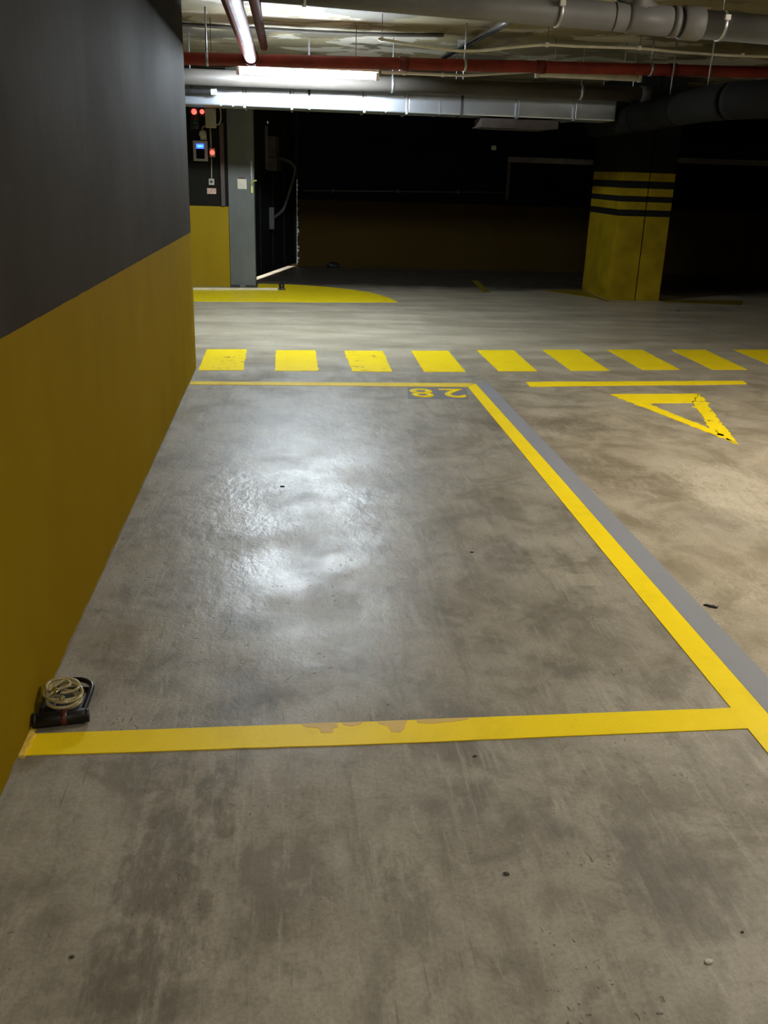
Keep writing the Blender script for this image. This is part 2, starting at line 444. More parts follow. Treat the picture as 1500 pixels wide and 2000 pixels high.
# ------------------------------------------------------------------ structure
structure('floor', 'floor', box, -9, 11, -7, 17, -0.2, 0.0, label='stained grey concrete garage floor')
structure('ceiling', 'ceiling', box, -9, 11, -7, 17, CZ, CZ + 0.2, label='rough shuttered concrete ceiling with scraped pale patches')
structure('wall_left', 'wall_left', box, -1.08, WX, -6.9, 7.70, 0.0, CZ, bevel=0.006, label='left wall, charcoal above a mustard yellow dado')
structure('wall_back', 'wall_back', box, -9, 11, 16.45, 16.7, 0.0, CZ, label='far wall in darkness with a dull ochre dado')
structure('wall_gate', 'wall_x', box, -9, -0.8105, 13.20, 13.42, 0.0, CZ, label='short wall beside the gate post, black above yellow')
structure('wall_right', 'wall_end', box, 10.7, 11, -7, 16.45, 0.0, CZ)
structure('wall_front', 'wall_end', box, -9, 11, -7.2, -6.95, 0.0, CZ)
structure('wall_side', 'wall_end', box, -9.2, -8.9, -7, 16.45, 0.0, CZ)

# ------------------------------------------------------------------ floor paint
def flat(name, mat, pts, label, cat='floor marking', group=None, z=0.003, z0=0.0):
    bm = bmesh.new(); prism(bm, pts, z0, z)
    return tag(link(name, bm, mat), label, cat, group)

def ragged(pts, amp, step=0.05, seed=1):
    r = random.Random(seed); out = []
    n = len(pts)
    for i in range(n):
        a = Vector(pts[i]).to_2d(); b = Vector(pts[(i + 1) % n]).to_2d()
        d = b - a; L = d.length; k = max(1, int(L / step)); nn = Vector((-d.y, d.x)).normalized()
        for j in range(k):
            p = a + d * (j / k)
            if j: p = p + nn * (r.random() ** 3) * amp * r.choice((1, -0.3))
            out.append((p.x, p.y))
    return out

ZEBRA = [[(-0.756, 8.57), (-0.392, 8.596), (-0.386, 7.651), (-0.75, 7.631)],
         [(-0.122, 8.564), (0.245, 8.59), (0.241, 7.664), (-0.119, 7.644)],
         [(0.513, 8.583), (0.878, 8.609), (0.869, 7.655), (0.53, 7.658)],
         [(1.154, 8.629), (1.513, 8.654), (1.506, 7.688), (1.143, 7.669)],
         [(1.801, 8.701), (2.17, 8.727), (2.15, 7.743), (1.805, 7.725)],
         [(2.468, 8.775), (2.842, 8.802), (2.818, 7.8), (2.464, 7.782)],
         [(3.136, 8.823), (3.509, 8.85), (3.501, 7.881), (3.141, 7.862)],
         [(3.821, 8.872), (4.186, 8.899), (4.152, 7.916), (3.812, 7.898)],
         [(4.501, 8.921), (4.875, 8.948), (4.826, 7.976), (4.492, 7.957)]]
ZL = ['yellow crossing stripe touching the left wall, with several dark chips',
      'second yellow crossing stripe from the left wall, small chip near its top edge',
      'third yellow crossing stripe from the left wall, nicked along its left edge',
      'fourth yellow crossing stripe from the left wall, above the painted number',
      'fifth yellow crossing stripe from the left wall, right of the bay corner',
      'sixth yellow crossing stripe from the left wall, above the short dash line',
      'seventh yellow crossing stripe from the left wall, above the painted triangle',
      'eighth yellow crossing stripe from the left wall, dim, beside the last one',
      'last yellow crossing stripe, cut off by the right edge of the picture']
for i, q in enumerate(ZEBRA):
    flat('crossing_stripe', 'yellow_chip' if i in (0, 2) else 'yellow', ragged(q, 0.012 if i < 3 else 0.006, 0.04, i + 3), ZL[i], group='crossing stripes')

flat('bay_side_line', 'yellow', [(1.418, -4.0), (1.522, -4.0), (1.525, 2.3), (1.522, 5.0), (1.505, 7.235), (1.418, 7.10), (1.42, 5.0)],
     'long bright yellow line along the right side of the parking bay')
flat('grey_cover_strip', 'greypaint', [(1.522, -4.0), (1.640, -4.0), (1.640, 2.5), (1.632, 5.0), (1.615, 7.25), (1.508, 7.25), (1.524, 5.0), (1.527, 2.3)],
     'plain grey painted strip along the outside of the long yellow line', z=0.002)
flat('bay_end_line', 'yellow_pale', ragged([(WX + 0.004, 7.10), (WX + 0.004, 7.205), (1.49, 7.235), (1.416, 7.10)], 0.004, 0.08, 5),
     'thin faded yellow line across the far end of the parking bay')
fl = thing('bay_front_line', 'wide yellow line across the near end of the bay with tan worn patches', 'floor marking', (0.3, 2.36, 0))
def loc_pts(pts, o): return [(p[0] - o.location.x, p[1] - o.location.y) for p in pts]
part('paint', 'yellow', fl, prism, loc_pts(ragged([(WX + 0.006, 2.403), (WX + 0.003, 2.296), (0.351, 2.300), (1.4195, 2.320), (1.4195, 2.437), (0.365, 2.419)], 0.003, 0.07, 6), fl), 0, 0.003)
for q in ([(0.03, 2.415), (0.045, 2.396), (0.085, 2.388), (0.09, 2.364), (0.125, 2.362), (0.13, 2.385), (0.142, 2.39), (0.14, 2.417)],
          [(0.155, 2.415), (0.16, 2.402), (0.185, 2.393), (0.21, 2.40), (0.222, 2.416)],
          [(0.265, 2.417), (0.27, 2.40), (0.295, 2.39), (0.302, 2.358), (0.33, 2.352), (0.345, 2.372), (0.35, 2.395), (0.362, 2.419)],
          [(0.385, 2.420), (0.39, 2.402), (0.43, 2.395), (0.50, 2.403), (0.545, 2.41), (0.56, 2.423)]):
    part('worn_patch', 'tan', fl, prism, loc_pts(q, fl), 0.0, 0.0036)
flat('short_dash_line', 'yellow', ragged([(1.941, 7.305), (3.878, 7.432), (3.856, 7.305), (1.929, 7.134)], 0.01, 0.06, 9),
     'short yellow dash line below the crossing, right of the bay', z=0.003)

# open triangle on the driving lane: three painted bars
tri = thing('yield_triangle', 'open yellow yield triangle with ragged edges painted on the driving lane', 'floor marking', (2.9, 6.4, 0))
O = [(2.515, 6.887), (3.267, 6.932), (2.906, 5.488)]
I = [(2.705, 6.595), (3.085, 6.622), (2.885, 5.870)]
for k, amp in ((0, 0.006), (1, 0.04), (2, 0.022)):
    a, b = k, (k + 1) % 3
    part('triangle_bar', 'yellow_chip' if k == 1 else 'yellow', tri, prism, loc_pts(ragged([O[a], O[b], I[b], I[a]], amp, 0.035, 20 + k), tri), 0, 0.003)

# bay number, read from the far side
num = thing('bay_number', 'yellow painted number 28 on a grey patch, upside down to the camera', 'floor marking', (1.14, 6.89, 0))
part('ground_patch', 'numpatch', num, prism, loc_pts(ragged([(0.885, 6.69), (1.35, 6.705), (1.40, 7.085), (0.93, 7.075)], 0.012, 0.05, 30), num), 0, 0.0018)
def digit(ch, x0, x1, y0, y1):
    cu = bpy.data.curves.new('digit', 'FONT'); cu.body = ch; cu.extrude = 0.0; cu.resolution_u = 6; cu.offset = 0.018
    t = bpy.data.objects.new('digit', cu); COL.objects.link(t)
    dg = bpy.context.evaluated_depsgraph_get()
    me = bpy.data.meshes.new_from_object(t.evaluated_get(dg))
    bpy.data.objects.remove(t); bpy.data.curves.remove(cu)
    xs = [v.co.x for v in me.vertices]; ys = [v.co.y for v in me.vertices]
    bm = bmesh.new(); bm.from_mesh(me); bpy.data.meshes.remove(me)
    for v in bm.verts:      # turned by half a turn
        u = (v.co.x - min(xs)) / (max(xs) - min(xs)); w = (v.co.y - min(ys)) / (max(ys) - min(ys))
        v.co = Vector((x1 - u * (x1 - x0), y1 - w * (y1 - y0), 0.0045))
    r = bmesh.ops.extrude_face_region(bm, geom=bm.faces[:])
    for g in r['geom']:
        if isinstance(g, bmesh.types.BMVert): g.co.z = 0.0005
    bmesh.ops.recalc_face_normals(bm, faces=bm.faces[:])
    return link('digit', bm, 'yellow', num)
digit('2', 1.165 - 1.14, 1.352 - 1.14, 6.73 - 6.89, 7.02 - 6.89)
digit('8', 0.925 - 1.14, 1.105 - 1.14, 6.73 - 6.89, 7.02 - 6.89)

isl = [(-2.6, 11.72), (-1.174, 11.773), (0.225, 11.869), (1.408, 12.03), (1.36, 12.35), (1.25, 12.72), (1.10, 13.02), (0.90, 13.25), (0.55, 13.53), (0.2, 13.68), (-0.04, 13.735), (-0.44, 13.72), (-0.44, 13.26), (-0.81, 13.19), (-2.6, 13.19)]
flat('painted_island', 'yellow', isl, 'solid yellow painted island with a curved tip in front of the gate', z=0.003)
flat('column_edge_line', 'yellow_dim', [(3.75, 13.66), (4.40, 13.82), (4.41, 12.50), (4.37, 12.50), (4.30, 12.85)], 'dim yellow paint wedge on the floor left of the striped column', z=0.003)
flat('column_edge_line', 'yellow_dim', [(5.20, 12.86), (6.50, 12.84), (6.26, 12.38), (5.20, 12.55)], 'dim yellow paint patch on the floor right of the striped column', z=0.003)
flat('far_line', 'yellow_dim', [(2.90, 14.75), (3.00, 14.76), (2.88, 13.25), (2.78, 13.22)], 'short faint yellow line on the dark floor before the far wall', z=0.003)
flat('floor_joint_strip', 'greypaint', [(4.765, 11.75), (4.785, 11.75), (4.84, 10.9), (4.74, 8.85), (4.72, 8.85), (4.82, 10.9)], 'thin pale joint line in the floor running toward the striped column', 'floor joint', z=0.002)

# ------------------------------------------------------------------ striped column
cx0, cx1, cy0, cy1 = 4.44, 5.165, 12.65, 13.90
c = thing('column', 'square concrete column, yellow below with black and yellow bands', 'column', (0, 0, 0))
c.location = ((cx0 + cx1) / 2, (cy0 + cy1) / 2, 0)
def cbox(name, mat, z0, z1, grow, split):
    w, d = (cx1 - cx0) / 2 + grow, (cy1 - cy0) / 2 + grow
    gx = -w + (cx1 - cx0) * 0.525
    part(name, mat, c, box, -w, gx - 0.008, -d, d, z0, z1, bevel=0.006)
    part(name, mat, c, box, gx + 0.008, w, -d, d, z0, z1, bevel=0.006)
cbox('lower_half', 'col_yellow', 0.0, 1.124, 0, 1)
zs = [1.124, 1.205, 1.308, 1.380, 1.482, 1.572, 1.681]
for k in range(6):
    cbox('black_band' if k % 2 == 0 else 'yellow_band', 'col_black' if k % 2 == 0 else 'col_yellow', zs[k], zs[k + 1], 0.003 if k % 2 else 0.0015, 1)
cbox('upper_half', 'col_black', 1.681, CZ, 0, 1)
w = (cx1 - cx0) / 2
part('joint_filler', 'col_black', c, box, -w + (cx1 - cx0) * 0.525 - 0.02, -w + (cx1 - cx0) * 0.525 + 0.02, -0.6, 0.6, 0, CZ)

# ------------------------------------------------------------------ gate post and gate
p = thing('gate_post', 'grey steel gate post with a cream card stuck on it', 'post', (-0.635, 13.45, 0))
part('shaft', 'post', p, box, -0.175, 0.175, -0.17, 0.17, 0.02, CZ, bevel=0.01)
part('base_plate', 'pvc_dark', p, box, -0.1752, 0.19, -0.18, 0.18, 0.0, 0.035)
part('foot', 'post', p, box, -0.05, 0.03, -0.215, -0.165, 0.0, 0.05)
part('card', 'card', p, box, -0.048, 0.074, -0.176, -0.168, 1.305, 1.432)
part('card_holder', 'red_dark', p, box, -0.03, 0.05, -0.178, -0.168, 1.437, 1.452)
part('latch_bar', 'grey_frame', p, box, 0.128, 0.154, -0.20, -0.165, 1.46, 1.665, bevel=0.006)
part('latch_bar', 'grey_frame', p, box, 0.134, 0.150, -0.19, -0.165, 1.30, 1.46, bevel=0.004)
def latch(bm):
    sweep(bm, smooth_path([(0.128, -0.19, 1.372), (0.145, -0.205, 1.392), (0.175, -0.21, 1.415), (0.21, -0.2, 1.418)], 4), [0.016] * 4 + [0.014] * 4 + [0.011] * 5, 10)
    box(bm, 0.128, 0.16, -0.2, -0.168, 1.255, 1.35, 0.006)
part('latch_handle', 'brass', p, latch)

gx, gy = -0.62, 13.68
gang = math.atan2(16.40 - 13.68, 0.107 + 0.62)
GL = math.hypot(16.40 - 13.68, 0.107 + 0.62)
g = thing('gate', 'black steel swing gate standing open, light showing under its bottom edge', 'gate', (gx, gy, 0), rotz=gang)
GH = 2.70
part('gate_frame', 'gate', g, lambda bm: (box(bm, 0, GL, -0.03, 0.03, 0.06, 0.13), box(bm, 0, GL, -0.03, 0.03, GH - .08, GH), box(bm, 0, 0.07, -0.03, 0.03, 0.13, GH - .08), box(bm, GL - 0.07, GL, -0.03, 0.03, 0.13, GH - .08)))
for k in range(4):
    a = 0.07 + (GL - 0.14) * k / 4; b = 0.07 + (GL - 0.14) * (k + 1) / 4
    part('gate_panel', 'gate', g, box, a + 0.006, b - 0.006, -0.012, 0.012, 0.13, GH - .08, bevel=0.004)
for k in range(1, 4):
    a = 0.07 + (GL - 0.14) * k / 4
    part('gate_rib', 'gate', g, box, a - 0.02, a + 0.02, -0.026, 0.02, 0.13, GH - .08, bevel=0.004)
for z in (0.5, 1.9): part('hinge', 'gate_arm', g, sweep, [(-0.02, -0.02, z), (-0.02, -0.02, z + 0.16)], 0.022, 10)
def brush(bm):
    r = random.Random(5); z = 0.06
    while z < 1.75:
        h = 0.02 + r.random() * 0.05
        if r.random() < 0.72:
            box(bm, GL - 0.004, GL + 0.010 + r.random() * 0.022, -0.006 - r.random() * 0.02, 0.006, z, z + h * 0.8)
        z += h
part('brush_seal', 'brush', g, brush)['kind'] = 'stuff'
# opener on the inner face of the leaf (local -y looks to the lane)
def lp(s, z, off=-0.05): return (s, off, z)
op = thing('gate_opener', 'jointed gate opener with a brown motor box on the black gate', 'gate opener', (gx, gy, 0), rotz=gang)
# s along the leaf found from the photograph's bearings
part('guide_rail', 'gate_arm', op, box, 0.98, 1.02, -0.075, -0.026, 1.56, 2.16, bevel=0.006)
part('rail_knob', 'chrome', op, sweep, [(1.0, -0.03, 2.20), (1.0, -0.09, 2.20)], 0.022, 10)
part('motor_box', 'gate_motor', op, box, 1.08, 1.30, -0.16, -0.026, 1.74, 2.02, bevel=0.015)
part('motor_box', 'gate_motor', op, box, 1.06, 1.32, -0.18, -0.026, 1.54, 1.735, bevel=0.02)
armp = smooth_path([(1.30, -0.15, 1.72), (1.55, -0.20, 1.70), (1.80, -0.24, 1.64), (1.90, -0.24, 1.55), (1.80, -0.20, 1.30), (1.60, -0.15, 1.02), (1.48, -0.11, 0.93), (1.20, -0.07, 0.86)], 6)
part('arm', 'gate_arm', op, sweep, armp, 0.022, 10)
part('arm_bracket', 'gate_arm', op, box, 1.16, 1.21, -0.10, -0.026, 0.70, 1.02, bevel=0.006)

rail = thing('floor_rail', 'pale steel floor rail edging the yellow island in front of the gate post', 'rail', (-1.3, 12.9, 0), rotz=math.atan2(13.0 - 12.82, 1.14))
part('rail_angle', 'white_cable', rail, lambda bm: (box(bm, -1.3, 1.16, -0.02, 0.02, 0.0, 0.008), box(bm, -1.3, 1.16, -0.02, -0.012, 0.008, 0.030)))
for sx_ in (-0.9, 0.0, 0.9): part('rail_screw', 'steel', rail, sweep, [(sx_, 0.004, 0.006), (sx_, 0.004, 0.012)], 0.006, 8)
ds = thing('gate_stop', 'small black gate stop at the end of the floor rail', 'gate stop', (-0.10, 13.10, 0))
part('stop_base', 'black_plastic', ds, box, -0.05, 0.05, -0.04, 0.04, 0.0, 0.02, bevel=0.005)
part('stop_buffer', 'black_plastic', ds, sweep, [(0, 0, 0.0), (0, 0, 0.03), (0, 0, 0.07), (0, 0, 0.085)], [0.04, 0.034, 0.038, 0.022], 12)

# ------------------------------------------------------------------ devices on the wall beside the gate (front face y = 13.20)
WY = 13.20
t = thing('signal_lamp', 'wall signal lamp with a glowing red lens above a dark green one', 'signal lamp', (-1.212, WY, 2.0))
part('housing', 'black_plastic', t, box, -0.055, 0.055, -0.07, 0.0, 0.03, 0.31, bevel=0.012)
part('lens', 'lens_red', t, sweep, [(0, -0.068, 0.237), (0, -0.085, 0.237), (0, -0.095, 0.237)], [0.036, 0.034, 0.018], 14)
part('lens', 'lens_green', t, sweep, [(0, -0.068, 0.12), (0, -0.085, 0.12), (0, -0.095, 0.12)], [0.036, 0.034, 0.018], 14)
t = thing('indicator_lamp', 'small glowing red indicator at the upper left of the cream junction box', 'indicator lamp', (-1.112, WY, 2.2))
part('housing', 'black_plastic', t, box, -0.04, 0.036, -0.05, 0.0, -0.01, 0.095, bevel=0.008)
part('lens', 'lens_red', t, sweep, [(0, -0.048, 0.042), (0, -0.062, 0.042), (0, -0.07, 0.042)], [0.030, 0.028, 0.014], 14)
t = thing('junction_box', 'cream junction box with a looped cable high on the gate wall', 'junction box', (-1.0, WY, 2.05))
part('body', 'box_cream', t, box, -0.072, 0.065, -0.075, 0.0, 0.0, 0.235, bevel=0.008)
part('lid', 'box_cream', t, box, -0.062, 0.055, -0.083, -0.074, 0.01, 0.225, bevel=0.004)
for sx_ in (-0.05, 0.043):
    for sz_ in (0.022, 0.213): part('screw', 'steel', t, sweep, [(sx_, -0.081, sz_), (sx_, -0.086, sz_)], 0.006, 8)
part('cable_loop', 'box_cream', t, sweep, smooth_path([(0.06, -0.03, 0.04), (0.10, -0.035, 0.05), (0.125, -0.035, 0.11), (0.128, -0.035, 0.18), (0.12, -0.03, 0.28), (0.12, -0.02, 0.50)], 6), 0.009, 8)
t = thing('cable_gland_box', 'small rounded cream box above the blue lit display', 'junction box', (-1.116, WY, 1.90))
part('body', 'box_cream', t, sweep, [(0, 0, 0.075), (0, -0.04, 0.075), (0, -0.052, 0.075)], [0.05, 0.048, 0.035], 18)
part('neck', 'box_cream', t, box, -0.03, 0.05, -0.035, 0.0, 0.0, 0.06, bevel=0.008)
part('pigtail', 'box_cream', t, sweep, smooth_path([(-0.005, -0.02, 0.115), (0.0, -0.025, 0.15), (0.04, -0.02, 0.175)], 4), 0.008, 8)
t = thing('access_display', 'access control display with a blue lit screen in a grey frame', 'display', (-1.15, WY, 1.64))
part('frame', 'grey_frame', t, lambda bm: (box(bm, -0.095, -0.058, -0.045, 0, 0.0, 0.25, 0.004), box(bm, 0.052, 0.092, -0.045, 0, 0.0, 0.25, 0.004), box(bm, -0.058, 0.052, -0.045, 0, 0.222, 0.25, 0.004), box(bm, -0.058, 0.052, -0.045, 0, 0.0, 0.03, 0.004)))
part('screen', 'screen_dark', t, box, -0.058, 0.052, -0.034, -0.005, 0.03, 0.222)
part('lit_panel', 'screen_blue', t, box, -0.055, 0.049, -0.037, -0.033, 0.152, 0.215)
part('lit_text', 'screen_cyan', t, box, -0.038, 0.032, -0.039, -0.036, 0.172, 0.195)
t = thing('call_button', 'glowing red call button right of the blue display', 'call button', (-0.998, WY, 1.70))
part('housing', 'box_cream', t, box, -0.036, 0.036, -0.04, 0.0, -0.005, 0.108, bevel=0.006)
part('lens', 'lens_red', t, sweep, [(0, -0.038, 0.052), (0, -0.052, 0.052), (0, -0.06, 0.052)], [0.032, 0.029, 0.014], 14)
t = tag(part('conduit', 'box_cream', None, sweep, [(-1.012, WY - 0.012, 1.81), (-1.016, WY - 0.012, 2.05)], 0.010, 8), 'short cream conduit from the cream junction box down to the red button', 'conduit')
t = tag(part('conduit', 'box_cream', None, sweep, [(-1.012, WY - 0.012, 1.695), (-1.020, WY - 0.012, 1.425)], 0.008, 8), 'thin cream conduit between the red button and the key switch', 'conduit')
t = thing('key_switch', 'small cream key switch above the pink label', 'switch', (-1.022, WY, 1.345))
part('plate', 'box_cream', t, box, -0.036, 0.036, -0.035, 0.0, 0.0, 0.08, bevel=0.005)
part('key_barrel', 'black_plastic', t, sweep, [(0, -0.034, 0.042), (0, -0.046, 0.042)], 0.017, 12)
tag(part('wall_label', 'pink', None, box, -1.085, -0.965, WY - 0.006, WY, 1.232, 1.305), 'small pinkish label under the key switch', 'label')
tag(part('wall_strip', 'trunk_brown', None, box, -0.90, -0.845, WY - 0.04, WY, 1.08, 2.12, bevel=0.005), 'dark brown vertical strip on the wall just left of the gate post', 'strip')

# ------------------------------------------------------------------ far wall bits
tag(part('wall_conduit', 'gate_arm', None, sweep, [(0.25, 16.43, 1.24), (2.0, 16.43, 1.275), (3.75, 16.43, 1.31)], 0.012, 8), 'thin conduit running low along the dark far wall', 'conduit')
for k, (x, z) in enumerate(((0.75, 1.25), (1.85, 1.272), (2.9, 1.293))):
    tag(part('conduit_clip', 'gate_arm', None, box, x - 0.015, x + 0.015, 16.41, 16.45, z - 0.03, z + 0.03), ['left', 'middle', 'right'][k] + ' clip of the three on the far wall conduit', 'clip', 'conduit clips')
tag(part('wall_box', 'card', None, box, 3.42, 3.50, 16.40, 16.45, 1.98, 2.05, bevel=0.006), 'tiny pale box high on the dark far wall', 'junction box')
for k, (x0, x1, zc, lb) in enumerate(((3.72, 5.2, 1.84, 'dark wall vent with a pale lintel left of the striped column'), (6.55, 9.6, 1.92, 'wide dark wall vent with a pale lintel right of the striped column'))):
    v = thing('wall_vent', lb, 'vent', ((x0 + x1) / 2, 16.45, 1.2))
    h = (x1 - x0) / 2
    part('lintel', 'lintel', v, box, -h, h, -0.10, 0.0, zc - 1.2 - 0.045, zc - 1.2 + 0.045, bevel=0.006)
    npan = 2 if k == 0 else 4
    for j in range(npan):
        a = -h + 0.05 + (2 * h - 0.1) * j / npan; b = -h + 0.05 + (2 * h - 0.1) * (j + 1) / npan
        part('vent_panel', 'shutter', v, box, a + 0.012, b - 0.012, -0.04, 0.0, 0.0, zc - 1.2 - 0.05, bevel=0.004)
    part('mullion', 'gate_motor', v, box, -h, -h + 0.05, -0.06, 0.0, 0.0, zc - 1.2 - 0.05)
def glint_strip(bm):  # pale strip added to catch light leaking past the gate edge
    q = random.Random(21)
    L_, R_ = [], []
    z = 0.02
    while z < 1.42:
        w = 0.012 + 0.05 * q.random() ** 2 * (1.25 - 0.6 * z)
        d = -0.004 - 0.02 * q.random()
        L_.append(bm.verts.new((0.0, -0.002, z))); R_.append(bm.verts.new((w, d, z + 0.01 * (q.random() - .5))))
        z += 0.016 + 0.014 * q.random()
    for i in range(len(L_) - 1):
        bm.faces.new((L_[i], R_[i], R_[i + 1], L_[i + 1]))
    r_ = bmesh.ops.extrude_face_region(bm, geom=bm.faces[:])
    for e in r_['geom']:
        if isinstance(e, bmesh.types.BMVert): e.co.y += 0.0015
    bmesh.ops.recalc_face_normals(bm, faces=bm.faces[:])
o = tag(part('leak_glint_strip', 'glint_strip', None, glint_strip), 'ragged pale strip added on the far wall to show light leaking past the gate edge', 'light glint'); o.location = (0.134, 16.447, 0)
def lump(bm):
    bmesh.ops.create_icosphere(bm, subdivisions=2, radius=1.0)
    r = random.Random(3)
    for v in bm.verts:
        s = 1 + (r.random() - .5) * .3
        v.co = Vector((v.co.x * .10 * s, v.co.y * .07 * s, max(0, v.co.z * .06 * s + .04)))
o = tag(part('rubble_lump', 'scrap', None, lump), 'small black lump lying at the foot of the far wall', 'rubble'); o.location = (0.76, 16.30, 0)

# ------------------------------------------------------------------ ceiling services
def rod(parent, x, y, z0, z1, r=0.006, mat='zinc_dark'):
    part('hanger_rod', mat, parent, sweep, [(x, y, z0), (x, y, z1)], r, 6)
def ring(bm, ctr, axis, r, w, seg=24):
    a = Vector(axis).normalized(); ctr = Vector(ctr)
    sweep(bm, [ctr - a * w / 2, ctr + a * w / 2], r, seg)

# grey drain pipe across the top of the view
def gz(x): return 2.658 - 0.0285 * (x - 0.456)
d = thing('drain_pipe', 'thick grey plastic drain pipe with an angled branch under the ceiling', 'pipe', (0, 0, 0))
GY = 6.72
def gp(*xs): return [(x, GY, gz(x)) for x in xs]
part('pipe', 'pvc', d, sweep, gp(WX, 2.46), 0.087, 28)
part('pipe', 'pvc', d, sweep, gp(2.73, 8.2), 0.089, 28)
part('branch_fitting', 'pvc', d, sweep, gp(2.26, 2.285, 2.565), [0.089, 0.093, 0.093], 28)
part('branch_pipe', 'pvc', d, sweep, [(2.51, GY, gz(2.51)), (2.26, GY, 2.735), (2.04, GY, CZ)], 0.062, 20)
part('branch_collar', 'pvc', d, sweep, [(2.375, GY, 2.67), (2.285, GY, 2.72)], 0.072, 20)
part('collar', 'pvc', d, sweep, gp(2.565, 2.61), 0.098, 28)
part('gasket', 'pvc_dark', d, sweep, gp(2.61, 2.635), 0.088, 28)
part('socket', 'pvc', d, sweep, gp(2.635, 2.645, 2.765, 2.785), [0.100, 0.105, 0.105, 0.096], 28)
for x in (1.79, 2.92, 0.11):
    q = part('strap', 'zinc_dark', d, sweep, gp(x - 0.013, x + 0.013), 0.0935 if x < 2 else 0.0955, 28)
    part('strap_bolt', 'white_plastic', q, box, x - 0.022, x + 0.017, GY - 0.112, GY - 0.08, gz(x) + 0.022, gz(x) + 0.056, bevel=0.005)
    rod(d, x, GY, gz(x) + 0.085, CZ)
part('joint_ring', 'pvc_dark', d, sweep, gp(2.16, 2.17), 0.0885, 28)

# red sprinkler main and its feeder, and the dark tube beside it
def rz(x): return 2.453 + (x + 0.9) * 0.0267
def ry(x): return 8.93 + (x + 0.9) * 0.0777
def rp(*xs): return [(x, ry(x), rz(x)) for x in xs]
r = thing('sprinkler_main', 'red sprinkler pipe running across under the ceiling above the lit lamp', 'pipe', (0, 0, 0))
part('pipe', 'red', r, sweep, rp(-7.5, -1.8, 1.8, 4.5, 8.5), 0.051, 20)
for x in (1.04, 2.32, 3.62): part('coupling', 'red_dark', r, sweep, rp(x - .04, x + .04), 0.058, 20)
for x in (-1.15, -0.70, 1.60, 3.4):
    part('clamp', 'zinc_dark', r, sweep, rp(x - .013, x + .013), 0.056, 20)
    rod(r, x, ry(x), rz(x) + .05, CZ, 0.008)
f = thing('sprinkler_feeder', 'red sprinkler pipe coming from the camera side and joining the red cross pipe', 'pipe', (0, 0, 0))
part('pipe', 'red', f, sweep, [(-0.325, -3, 2.50), (-0.316, ry(-.3) - 0.10, rz(-.3) + 0.014)], 0.058, 20)
part('tee_collar', 'red_dark', f, sweep, [(-0.316, ry(-.3) - 0.17, rz(-.3) + 0.014), (-0.316, ry(-.3) - 0.06, rz(-.3) + 0.008)], 0.066, 20)
for y in (4.4, 7.5): rod(f, -0.32, y, 2.54, CZ, 0.008)
f2 = thing('feeder_shadow_tube', 'dark red tube put in for the shadow just right of the red feeder pipe', 'pipe', (0, 0, 0))
part('pipe', 'red_dark', f2, sweep, smooth_path([(-0.21, 1.5, CZ), (-0.21, 1.53, 2.62), (-0.21, 1.65, 2.552), (-0.205, 5.0, 2.552), (-0.20, 8.72, 2.552)], 5), 0.034, 16)  # dark tube placed where the feeder's shadow falls on the ceiling
for y in (3.0, 8.0): rod(f2, -0.205, y, 2.58, CZ, 0.006)

# bright conduit at the right
k_ = thing('steel_conduit', 'shiny steel conduit slanting across the ceiling behind the grey drain pipe', 'conduit', (0, 0, 0))
part('tube', 'steel', k_, sweep, [(1.90, 7.0, 2.792), (1.82, 8.54, 2.792), (1.71, 11.1, 2.792)], 0.030, 14)
for y in (7.4, 10.2): part('saddle', 'zinc_dark', k_, box, 1.90 - (y - 7) * .046 - 0.045, 1.90 - (y - 7) * .046 + 0.045, y - 0.015, y + 0.015, 2.80, CZ - 0.003)

# cables
tag(part('ceiling_cable', 'dark_cable', None, sweep, smooth_path([(-2.6, 9.85, 2.842), (-1.05, 9.95, 2.842), (0.23, 10.0, 2.838), (1.05, 9.95, 2.842), (1.5, 9.8, 2.842)], 6), 0.017, 8), 'dark cable along the ceiling between the red pipe and the grey drain pipe', 'cable')
wc = thing('white_cable', 'pale wavy cable clipped to the ceiling above the red pipe on the right', 'cable', (0, 0, 0))
pts = [(0.78, 8.81, 2.662), (1.365, 8.81, 2.605), (1.637, 8.81, 2.605), (1.954, 8.81, 2.646), (2.272, 8.81, 2.679), (2.55, 8.81, 2.679), (3.11, 8.81, 2.686), (3.587, 8.81, 2.669), (4.309, 8.81, 2.67), (6.2, 8.81, 2.73)]
part('sheath', 'white_cable', wc, sweep, smooth_path(pts, 6), 0.012, 8)
for x, z in ((0.81, 2.66), (2.272, 2.679), (3.11, 2.686), (4.07, 2.67)):
    part('clip', 'white_cable', wc, box, x - .013, x + .013, 8.795, 8.825, z - .016, z + .018)
    part('drop_wire', 'dark_cable', wc, sweep, [(x, 8.81, z), (x, 8.81, CZ)], 0.003, 6)

# taupe pipe under the lamp row
def bz(x): return 2.425 + 0.004 * x
def bp(*xs): return [(x, 10.28 + (x + 2) * .013, bz(x)) for x in xs]
b = thing('taupe_pipe', 'large taupe pipe running across just behind and below the lit lamp', 'pipe', (0, 0, 0))
part('pipe', 'brown_pipe', b, sweep, bp(-7.5, -2, 3.74), 0.075, 26)
part('end_cap', 'brown_pipe', b, sweep, bp(3.72, 3.80, 3.83), [0.083, 0.083, 0.055], 26)
for x in (3.07, 1.07, -1.45):
    part('strap', 'zinc_dark', b, sweep, bp(x - .013, x + .013), 0.079, 26)
    rod(b, x, 10.28 + (x + 2) * .013, bz(x) + .07, CZ, 0.006)

